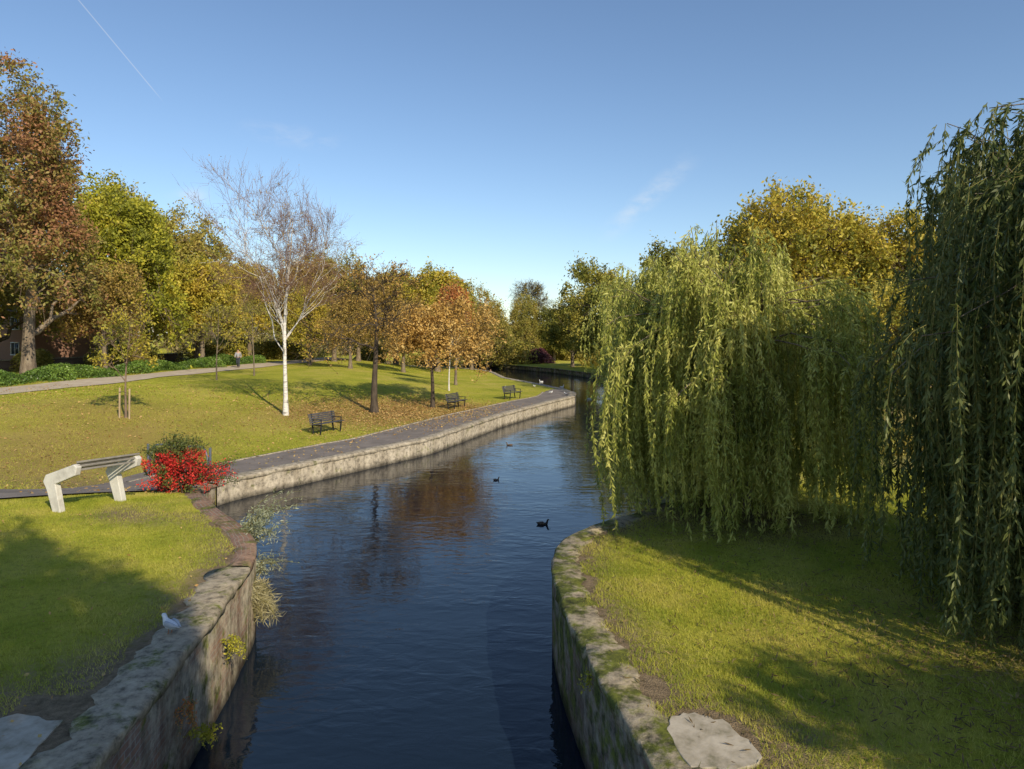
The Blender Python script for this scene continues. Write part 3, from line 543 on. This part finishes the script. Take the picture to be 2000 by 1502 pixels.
# young saplings
make_tree("sapling_tree","thin young sapling with yellow leaves tied to wooden stakes","tree",G3(-16.6,30.6),4.8,1.4,3.1,1.2,1.6,.05,LM["gold"],2200,.13,91,n1=8,n2=20,n3=80,tw=3,upf=1.2,spread=.14,tlen=.35,twr=.008,trunktop=.92,bark=M_twig)
sp_=make_tree("sapling_tree","thin young tree with sparse brown leaves on the lawn","tree",G3(-19.5,47),5.6,1.4,3.6,1.6,1.9,.05,LM["olive"],1600,.13,92,n1=8,n2=22,n3=90,tw=3,upf=1.2,spread=.15,tlen=.4,twr=.006,trunktop=.92,group="young trees on the lawn")
copy_thing(sp_,G3(-19.2,53),2,(1.1,1.1,1.1))
b2=make_tree("birch_tree","small pale-trunked birch behind the orange oak","tree",G3(-4.6,52),6.3,2,4.3,1.6,2.0,.055,LM["orange"],3500,.15,93,n1=9,n2=30,n3=150,tw=3,upf=1.2,bark=M_birch)
copy_thing(rustT,G3(-15,66),1.1,(.58,.58,.58));copy_thing(goldT,G3(-20.5,72),1.9,(.6,.6,.65));copy_thing(rustT,G3(-11,72),2.9,(.62,.62,.62))
M_wood=mat_noise("stake_wood",[(.28,.2,.13),(.45,.35,.22)],scale=5,stretch=(1,1,.2))
for dx in(-.22,.2):
    t=thing("tree_stake","short round wooden stake supporting a thin sapling","stake",G3(-16.6+dx,30.5),group="stakes beside the sapling")
    P=np.array([[[0,0,-.1],[0,0,.6],[0.01,0,1.28],[.01,0,1.3]]]);obj("post",mk_mesh("stake",[tubes(P,np.array([[.04,.04,.038,.0]]),8)],[M_wood]),t)
    P=np.array([[[0,-.05,1.1],[-dx*.5,-.06,1.12],[-dx,-.03,1.13]]]);obj("tie",mk_mesh("tie",[tubes(P,np.full((1,3),.012),6)],[M_barkd]),t)
# ------------------------------------------------------------------ benches
M_bench=mat_plain("dark_bench_wood",(.07,.07,.08),.6);M_iron=mat_plain("dark_iron",(.03,.032,.035),.5,metal=.3);M_slat=mat_noise("grey_slat_wood",[(.16,.15,.14),(.28,.26,.23)],scale=6)
def bev(o,w=.006):
    md=o.modifiers.new("bevel","BEVEL");md.width=w;md.segments=2;return o
def bench(loc,rotz,label):
    t=thing("park_bench",label,"bench",loc,rotz,"benches along the riverside path")
    seat=[box((x,0,.45+.01*i),(.085,1.75,.03)) for i,x in enumerate(np.linspace(-.18,.24,5))]
    bev(obj("seat",mk_mesh("seat",seat,[M_bench]),t))
    R=roty(-.22)
    back=[box((-.25-.045*i*.55,0,.53+i*.085),(.028,1.75,.068),R) for i in range(5)]
    bev(obj("backrest",mk_mesh("backrest",back,[M_bench]),t))
    for s in(-.68,.68):
        g=[box((.2,s,.22),(.05,.06,.47),roty(.12)),box((-.24,s,.215),(.05,.06,.47),roty(-.18)),box((.0,s,.415),(.5,.06,.045)),box((-.305,s,.68),(.04,.06,.5),R),
           box((.0,s,.655),(.5,.05,.035)),box((.22,s,.55),(.035,.045,.21))]
        bev(obj("leg",mk_mesh("bench_leg",g,[M_iron]),t))
ang=math.atan2(-.42,.9)
bench(G3(-8.3,32.0),ang,"dark slatted bench on the lawn edge beside the path")
bench(G3(-3.35,43.2),ang+.05,"dark slatted bench under the orange oak beside the path")
bench(G3(.05,49.9),ang-.1,"dark slatted bench near the end of the path")
t=thing("concrete_bench","white concrete-ended bench with grey slats standing beside the path","bench",(-9.12,15.45,z1(-9.1,15.4)+.03),math.atan2(-.25,.97))
M_white=mat_noise("white_concrete",[(.42,.40,.36),(.58,.56,.51),(.64,.62,.57)],scale=3,bump=.3)
def prism_mesh(name,poly,y0,y1,mat):
    n=len(poly);v=[[x,y0,z] for x,z in poly]+[[x,y1,z] for x,z in poly];me=bpy.data.meshes.new(name)
    f=[list(range(n))[::-1],list(range(n,2*n))]+[[i,(i+1)%n,n+(i+1)%n,n+i] for i in range(n)]
    me.from_pydata(v,[],f);me.materials.append(mat);me.update();return me
poly=[(-.20,-.1),(.0,-.1),(-.15,.56),(.36,.76),(.40,.93),(.33,.99),(-.40,.74),(-.47,.60),(-.38,.44)]
for s,dx in((-.6,-.12),(.6,.30)):
    me=prism_mesh("concrete_leg",[(a+dx,b) for a,b in poly],s-.07,s+.07,M_white);bev(obj("leg",me,t),.015)
sl_=[]
for k in range(5):
    x=-.31+.62*k/4;z=.775+.225*k/4
    R=[[math.cos(.33),.42/1.2,0],[0,1,0],[math.sin(.33),0,1]]
    sl_.append(box((x+.09,0,z),(.085,1.1,.035),R))
bev(obj("seat",mk_mesh("slats",sl_,[M_slat]),t))
bk=[]
for k in range(3):
    R=[[1,.42/1.2,0],[0,1,0],[0,0,1]];bk.append(box((.43+.012*k,0,.86+.085*k),(.028,1.24,.04),R))
bev(obj("backrest",mk_mesh("back_slats",bk,[M_slat]),t))
M_rail=mat_plain("painted_rail",(.12,.14,.18),.45,metal=.2)
t=thing("handrail","blue-grey tubular metal handrail with curved ends beside steps","handrail",(0,0,0))
def tube1(pts,r,S=8):
    P=np.array(pts,float)[None];return tubes(P,np.full((1,P.shape[1]),r),S)
za=z1(-11.4,22.3);zb=z1(-9.3,21.6)
def arc(p,q,h,z0,z2):
    p=np.array(p);q=np.array(q);o=[]
    for u in np.linspace(0,1,21):
        o.append((*(p*(1-u)+q*u),(z0+(z2-z0)*u)+h*(1-(2*u-1)**6)))
    return o
obj("top_rail",mk_mesh("toprail",[tube1(arc((-11.4,22.3),(-10.2,22.0),1.05,za,za),.03),tube1([(-11.35,22.3,za+.55),(-10.25,22.0,za+.55)],.022)],[M_rail],smooth=True),t)
obj("top_rail",mk_mesh("toprail2",[tube1(arc((-10.2,22.0),(-9.12,21.5),1.05,za,zb),.03),tube1([(-10.15,21.95,za+.55),(-9.17,21.5,zb+.55)],.022)],[M_rail],smooth=True),t)
for x,y,zz in[(-11.4,22.3,za),(-10.2,22.0,za),(-9.12,21.5,zb)]:
    obj("post",mk_mesh("railpost",[tube1([(x,y,zz-.2),(x,y,zz+.5),(x,y,zz+.9),(x,y,zz+1.05)],.042)],[M_rail],smooth=True),t)
M_slab=mat_noise("pale_slab",[(.12,.12,.06),(.32,.28,.21),(.44,.39,.31),(.5,.45,.36)],scale=3.2,bump=.5,dist=.01)
def slab(name,label,loc,poly,th=.02,s=1.):
    rs=rnd(3);pp=[]
    poly=[(a*s,b*s) for a,b in poly]
    for a,b in zip(poly,poly[1:]+poly[:1]):
        for u in(0,.25,.5,.75):pp.append((a[0]*(1-u)+b[0]*u+rs.uniform(-.035,.035),a[1]*(1-u)+b[1]*u+rs.uniform(-.035,.035)))
    me=prism_mesh(name,pp,-.1,th,M_slab)
    for v in me.vertices:v.co=(v.co.x,v.co.z,v.co.y)
    me.flip_normals()
    o=bev(obj(name,me,None,loc),.008);o["label"]=label;o["category"]="paving slab"
slab("stone_slab","flat pale concrete slab set flush into the mossy wall end",(1.85,6.62,1.372),[(-.38,-.6),(.1,-.66),(.48,-.42),(.4,-.1),(.2,.32),(-.05,.5),(-.34,.42),(-.5,.1)],.010,.82)
slab("stone_slab","flat pale concrete slab forming the broken wall corner",(-4.65,6.3,1.405),[(-1.2,-.7),(.46,-.8),(.42,.1),(.35,.5),(-.2,.62),(-.7,.3),(-1.2,.25)],.012)
# ------------------------------------------------------------------ birds
M_white2=mat_plain("white_feather",(.75,.75,.74),.7);M_grey=mat_plain("grey_feather",(.4,.42,.45),.7);M_duck=mat_plain("dark_feather",(.035,.028,.022),.6);M_duck2=mat_plain("brown_feather",(.13,.09,.06),.7)
M_beak=mat_plain("beak",(.35,.12,.03),.5);M_ybeak=mat_plain("yellow_beak",(.4,.3,.04),.5)
def gull(loc,rot,label):
    t=thing("gull",label,"bird",loc,rot,"gulls resting by the water");t.scale=(.85,.85,.85)
    b=loft([(-.2,0,.13),(-.15,0,.135),(-.07,0,.13),(.02,0,.13),(.09,0,.15),(.12,0,.19),(.135,0,.225),(.155,0,.24),(.18,0,.238),(.195,0,.236)],[.004,.03,.06,.07,.055,.035,.032,.034,.022,.004],[.004,.018,.05,.065,.06,.04,.032,.032,.022,.004])
    obj("body",mk_mesh("gull_body",[b],[M_white2],smooth=True),t)
    for s in(-1,1):
        w=loft([(.07,s*.055,.16),(.02,s*.066,.16),(-.08,s*.06,.155),(-.17,s*.03,.15),(-.24,s*.01,.145)],[.006,.02,.022,.014,.002],[.01,.045,.045,.02,.003],8)
        obj("wing",mk_mesh("gull_wing",[w],[M_grey],smooth=True),t)
        obj("leg",mk_mesh("gull_leg",[tube1([(.0,s*.025,.08),(.005,s*.025,.01),(.03,s*.025,.003)],.005,6)],[M_beak]),t)
    obj("beak",mk_mesh("gull_beak",[loft([(.188,0,.237),(.21,0,.233),(.232,0,.226)],[.009,.006,.001],[.009,.007,.001],6)],[M_beak]),t)
def duck(loc,rot,label,body=M_duck,beak=M_ybeak,s=1.0,neck=.0):
    t=thing("duck",label,"bird",loc,rot,"ducks swimming on the river");t.scale=(s,s,s)
    b=loft([(-.27,0,.13),(-.23,0,.10),(-.14,0,.045),(-.02,0,.02),(.1,0,.03),(.16,0,.08),(.185,0,.15),(.195,0,.2+neck),(.22,0,.225+neck),(.25,0,.222+neck),(.265,0,.218+neck)],[.006,.04,.09,.105,.08,.05,.036,.036,.037,.025,.004],[.005,.025,.07,.085,.08,.055,.036,.035,.036,.026,.004])
    obj("body",mk_mesh("duck_body",[b],[body],smooth=True),t)
    for q in(-1,1):
        w=loft([(.08,q*.08,.07),(.0,q*.1,.08),(-.12,q*.08,.09),(-.23,q*.03,.11)],[.008,.02,.02,.004],[.01,.05,.04,.006],8)
        obj("wing",mk_mesh("duck_wing",[w],[M_duck2 if body is M_duck else body],smooth=True),t)
    obj("beak",mk_mesh("duck_beak",[loft([(.255,0,.215+neck),(.29,0,.205+neck),(.32,0,.2+neck)],[.014,.016,.006],[.012,.006,.003],6)],[beak]),t)
gull((-4.2,8.75,1.433),2.6,"white gull with grey wings standing on the wall coping")
gull((2.9,53.2,.73),.4,"white gull standing at the end of the path");gull((3.9,52.2,.72),2.,"white gull standing at the end of the path")
gull((-.6,58,z1(-.6,58)+.03),1.,"white gull standing on the grass by the water");gull((1.9,60.5,z1(1.9,60.5)+.03),4,"white gull standing on the grass by the water")
duck((.83,19.2,-.02),.0,"dark duck gliding on the open river",s=.66)
duck((-.12,33,-.02),2.8,"dark duck swimming near the embankment",M_duck2,s=.65)
duck((-.55,25.1,-.02),.6,"brown duck swimming on the river",M_duck2,s=.5)
for x,y,r in[(6.2,57,2.6),(4.9,70,.3),(3.2,78,3.)]:
    duck((x,y,-.02),r,"white bird floating on the distant water",M_white2,beak=M_beak,s=.9,neck=.05)
# ------------------------------------------------------------------ people
def skin_obj(name,V,E,R,mat,parent,sub=2):
    me=bpy.data.meshes.new(name);me.from_pydata(V,E,[]);me.materials.append(mat);o=obj(name,me,parent)
    md=o.modifiers.new("skin","SKIN");md.use_smooth_shade=True
    for v,r in zip(me.skin_vertices[0].data,R):v.radius=r if isinstance(r,tuple) else (r,r)
    me.skin_vertices[0].data[0].use_root=True
    s=o.modifiers.new("sub","SUBSURF");s.levels=sub;s.render_levels=sub;return o
M_skin=mat_plain("skin",(.45,.27,.19),.6)
def person(loc,rot,label,top,legs,hair):
    t=thing("person",label,"person",loc,rot)
    V=[(0,0,.95),(0,0,1.2),(.01,0,1.42),(.02,0,1.52),(.035,0,1.6),(.04,0,1.7),
       (0,.09,.9),(.16,.1,.5),(.1,.1,.08),(.22,.11,.03),(0,-.09,.9),(.0,-.1,.5),(-.26,-.1,.14),(-.15,-.1,.03),
       (.0,.19,1.4),(-.1,.24,1.13),(.06,.24,.92),(.0,-.19,1.4),(.08,-.24,1.13),(.26,-.22,.98)]
    E=[(0,1),(1,2),(2,3),(3,4),(4,5),(0,6),(6,7),(7,8),(8,9),(0,10),(10,11),(11,12),(12,13),(2,14),(14,15),(15,16),(2,17),(17,18),(18,19)]
    R=[.13,.12,.13,.055,.085,.075,.085,.06,.042,.03,.085,.06,.042,.03,.06,.045,.03,.06,.045,.03]
    skin_obj("body",V,E,R,M_skin,t)
    skin_obj("jacket",[V[i] for i in(0,1,2,14,15,17,18)]+[(.04,.24,.96),(.22,-.225,1.01)],[(0,1),(1,2),(2,3),(3,4),(2,5),(5,6),(4,7),(6,8)],[.16,.15,.155,.08,.062,.08,.062,.05,.05],top,t)
    skin_obj("trousers",[V[0],V[6],V[7],V[8],V[10],V[11],V[12]],[(0,1),(1,2),(2,3),(0,4),(4,5),(5,6)],[.14,.1,.078,.06,.1,.078,.06],legs,t)
    skin_obj("hair",[(.02,0,1.66),(.02,0,1.72),(-.02,0,1.62)],[(0,1),(0,2)],[.09,.075,.075],hair,t)
    for s,i in((1,9),(-1,13)):
        x,y,z=V[i];skin_obj("shoe",[(x-.1,y,.045),(x+.02,y,.045),(x+.1,y,.035)],[(0,1),(1,2)],[.045,.045,.035],M_duck,t,1)
person(G3(-25.4,66),-1.4,"walker in a pale grey jacket and dark trousers on the path",mat_plain("pale_cloth",(.3,.3,.32),.9),mat_plain("dark_cloth",(.04,.045,.06),.9),mat_plain("dark_hair",(.03,.02,.015),.6))
person(G3(-2.9,96),-1.8,"distant walker in a blue jacket beside the river",mat_plain("blue_cloth",(.1,.16,.3),.9),mat_plain("dark_cloth2",(.03,.03,.035),.9),mat_plain("brown_hair",(.08,.05,.03),.6))
# ------------------------------------------------------------------ house glimpsed through trees
M_brick=mat_plain("house_brick",(.3,.17,.12),.9);M_tile=mat_noise("roof_tile",[(.12,.08,.07),(.2,.13,.1)],scale=4,stretch=(1,1,6));M_glass=mat_plain("window_glass",(.04,.05,.06),.1,.6);M_wht=mat_plain("white_paint",(.75,.74,.7),.5)
t=thing("brick_house","red brick two-storey house with tiled roof behind the trees","house",G3(-52,78),-.5)
bev(obj("wall",mk_mesh("hw",[box((0,0,2.7),(11,8,5.6))],[M_brick]),t))
me=bpy.data.meshes.new("roof");me.from_pydata([(-5.9,-4.5,5.4),(5.9,-4.5,5.4),(5.9,4.5,5.4),(-5.9,4.5,5.4),(-5.9,0,8.4),(5.9,0,8.4)],[],[(0,1,5,4),(2,3,4,5),(0,4,3),(1,2,5),(0,3,2,1)]);me.materials.append(M_tile);roof=obj("roof",me,t)
obj("chimney",mk_mesh("chim",[box((3.5,0,8.4),(.9,.6,2)),box((3.5,0,9.46),(1.05,.75,.12)),box((3.3,0,9.7),(.25,.25,.35)),box((3.7,0,9.7),(.25,.25,.35))],[M_brick]),roof)
for x in(-3.6,0,3.6):
    for z in(1.6,4.2):
        if x==0 and z<2:continue
        w=obj("window",mk_mesh("win",[box((x,-4.0,z),(1.4,.06,1.2))],[M_glass]),t)
        obj("frame",mk_mesh("frm",[box((x,-4.04,z+.63),(1.6,.1,.08)),box((x,-4.04,z-.64),(1.6,.14,.09)),box((x-.74,-4.04,z),(.08,.1,1.18)),box((x+.74,-4.04,z),(.08,.1,1.18)),box((x,-4.05,z),(.06,.08,1.18))],[M_wht]),w)
obj("door",mk_mesh("door",[box((0,-4.03,1.05),(1.0,.08,2.1)),box((.38,-4.09,1.05),(.05,.05,.12))],[M_barkd]),t)
t=thing("garden_wall","low brown brick wall behind the ivy bank","wall",(0,0,0))
P=[(-47,36),(-42,58),(-38,82)];M_gw=mat_plain("old_brick",(.16,.11,.08),.9)
for k in range(2):
    a=np.array(P[k],float);b=np.array(P[k+1],float);d=b-a;Ln=np.linalg.norm(d);an=math.atan2(d[1],d[0]);c_,s_=math.cos(an),math.sin(an);R=[[c_,-s_,0],[s_,c_,0],[0,0,1]];mid=(a+b)/2
    obj("wall_panel",mk_mesh("gw",[box((mid[0],mid[1],2.5),(Ln-.05,.25,1.0),R)],[M_gw]),t);obj("coping",mk_mesh("gwc",[box((mid[0],mid[1],3.04),(Ln-.05,.34,.08),R)],[M_copL]),t)
# ------------------------------------------------------------------ trees behind the viewpoint (their shadows cross the lawns)
copy_thing(maple,(2.9,-5.2,1.4),.7,(.32,.32,.84),"maple standing by the bridge throwing long shadows")
copy_thing(dk,(9.6,-.9,1.4),2.2,(.42,.42,.56),"bushy tree standing by the bridge")
# ------------------------------------------------------------------ light
AZ=math.atan2(-.85,.53);EL=math.radians(33)
sd=Vector((math.cos(AZ)*math.cos(EL),math.sin(AZ)*math.cos(EL),math.sin(EL)))
sun=bpy.data.lights.new("sun","SUN");sun.energy=5.0;sun.angle=math.radians(.5);sun.color=(1,.87,.65)
so=bpy.data.objects.new("sun",sun);COL.objects.link(so);so.rotation_euler=sd.to_track_quat('Z','Y').to_euler()
w=bpy.data.worlds.new("World");scene.world=w;w.use_nodes=True;nt=w.node_tree;L=nt.links.new
bg=nt.nodes["Background"];sky=N(nt,"ShaderNodeTexSky",sky_type="NISHITA");sky.sun_disc=False;sky.sun_elevation=EL
sky.sun_rotation=math.atan2(sd.x,sd.y);sky.air_density=1.0;sky.dust_density=.3;sky.ozone_density=3.2
bg.inputs[1].default_value=.145
tc=N(nt,"ShaderNodeTexCoord")
def vec(u,v):return Vector((u-1000,1390,655-v)).normalized()
def math2(op,a,b=None):
    n=N(nt,"ShaderNodeMath",operation=op)
    for k,q in enumerate((a,b)):
        if q is None:continue
        if isinstance(q,(int,float)):n.inputs[k].default_value=q
        else:L(q,n.inputs[k])
    return n.outputs[0]
def dot(v):
    n=N(nt,"ShaderNodeVectorMath",operation="DOT_PRODUCT");L(tc.outputs["Generated"],n.inputs[0]);n.inputs[1].default_value=v;return n.outputs["Value"]
def mapr(x,a,b,c,d):
    n=N(nt,"ShaderNodeMapRange",interpolation_type="SMOOTHSTEP");L(x,n.inputs[0])
    for k,q in enumerate((a,b,c,d)):n.inputs[k+1].default_value=q
    return n.outputs[0]
def streak(p,q,width,strength,nscale,ns0,ns1,soft=.6):
    d1=vec(*p);d2=vec(*q);n=d1.cross(d2).normalized();mid=(d1+d2).normalized();al=(d2-d1).normalized();hl=(d2-d1).length/2
    ac=mapr(math2("ABSOLUTE",dot(n)),0,width,1,0);f=mapr(math2("ABSOLUTE",dot(al-al.dot(mid)*mid)),hl*soft,hl,1,0)
    front=mapr(dot(mid),.5,.6,0,1)
    mp=N(nt,"ShaderNodeMapping");L(tc.outputs["Generated"],mp.inputs[0]);mp.inputs["Scale"].default_value=(1,1,2.2)
    nz=N(nt,"ShaderNodeTexNoise",Scale=nscale,Detail=6,Roughness=.6);L(mp.outputs[0],nz.inputs["Vector"])
    k=mapr(nz.outputs[0],ns0,ns1,0,1)
    return math2("MULTIPLY",math2("MULTIPLY",math2("MULTIPLY",ac,f),front),math2("MULTIPLY",k,strength))
s1=streak((120,-40),(325,206),.0010,.3,8,.1,.45)
s2=streak((1160,480),(1375,290),.020,.32,30,.3,.7,.2)
s3=streak((310,395),(420,375),.016,.34,16,.35,.7,.2)
s4=streak((440,240),(700,290),.02,.14,18,.45,.7,.2)
tot=math2("ADD",math2("ADD",s1,s2),math2("ADD",s3,s4))
mx=N(nt,"ShaderNodeMixRGB");L(tot,mx.inputs[0]);L(sky.outputs[0],mx.inputs[1]);mx.inputs[2].default_value=(6.,6.1,6.2,1)
L(mx.outputs[0],bg.inputs[0])
# ------------------------------------------------------------------ camera
cam=bpy.data.cameras.new("camera");cam.sensor_width=36;cam.lens=1390/2000*36;cam.shift_y=-96/2000;cam.clip_end=6000;cam.clip_start=.1
co=bpy.data.objects.new("camera",cam);COL.objects.link(co);co.location=(0,0,HC);co.rotation_euler=(math.radians(90),0,0)
scene.camera=co
scene.view_settings.view_transform='Standard';scene.view_settings.look='None';scene.view_settings.exposure=0
print("built")
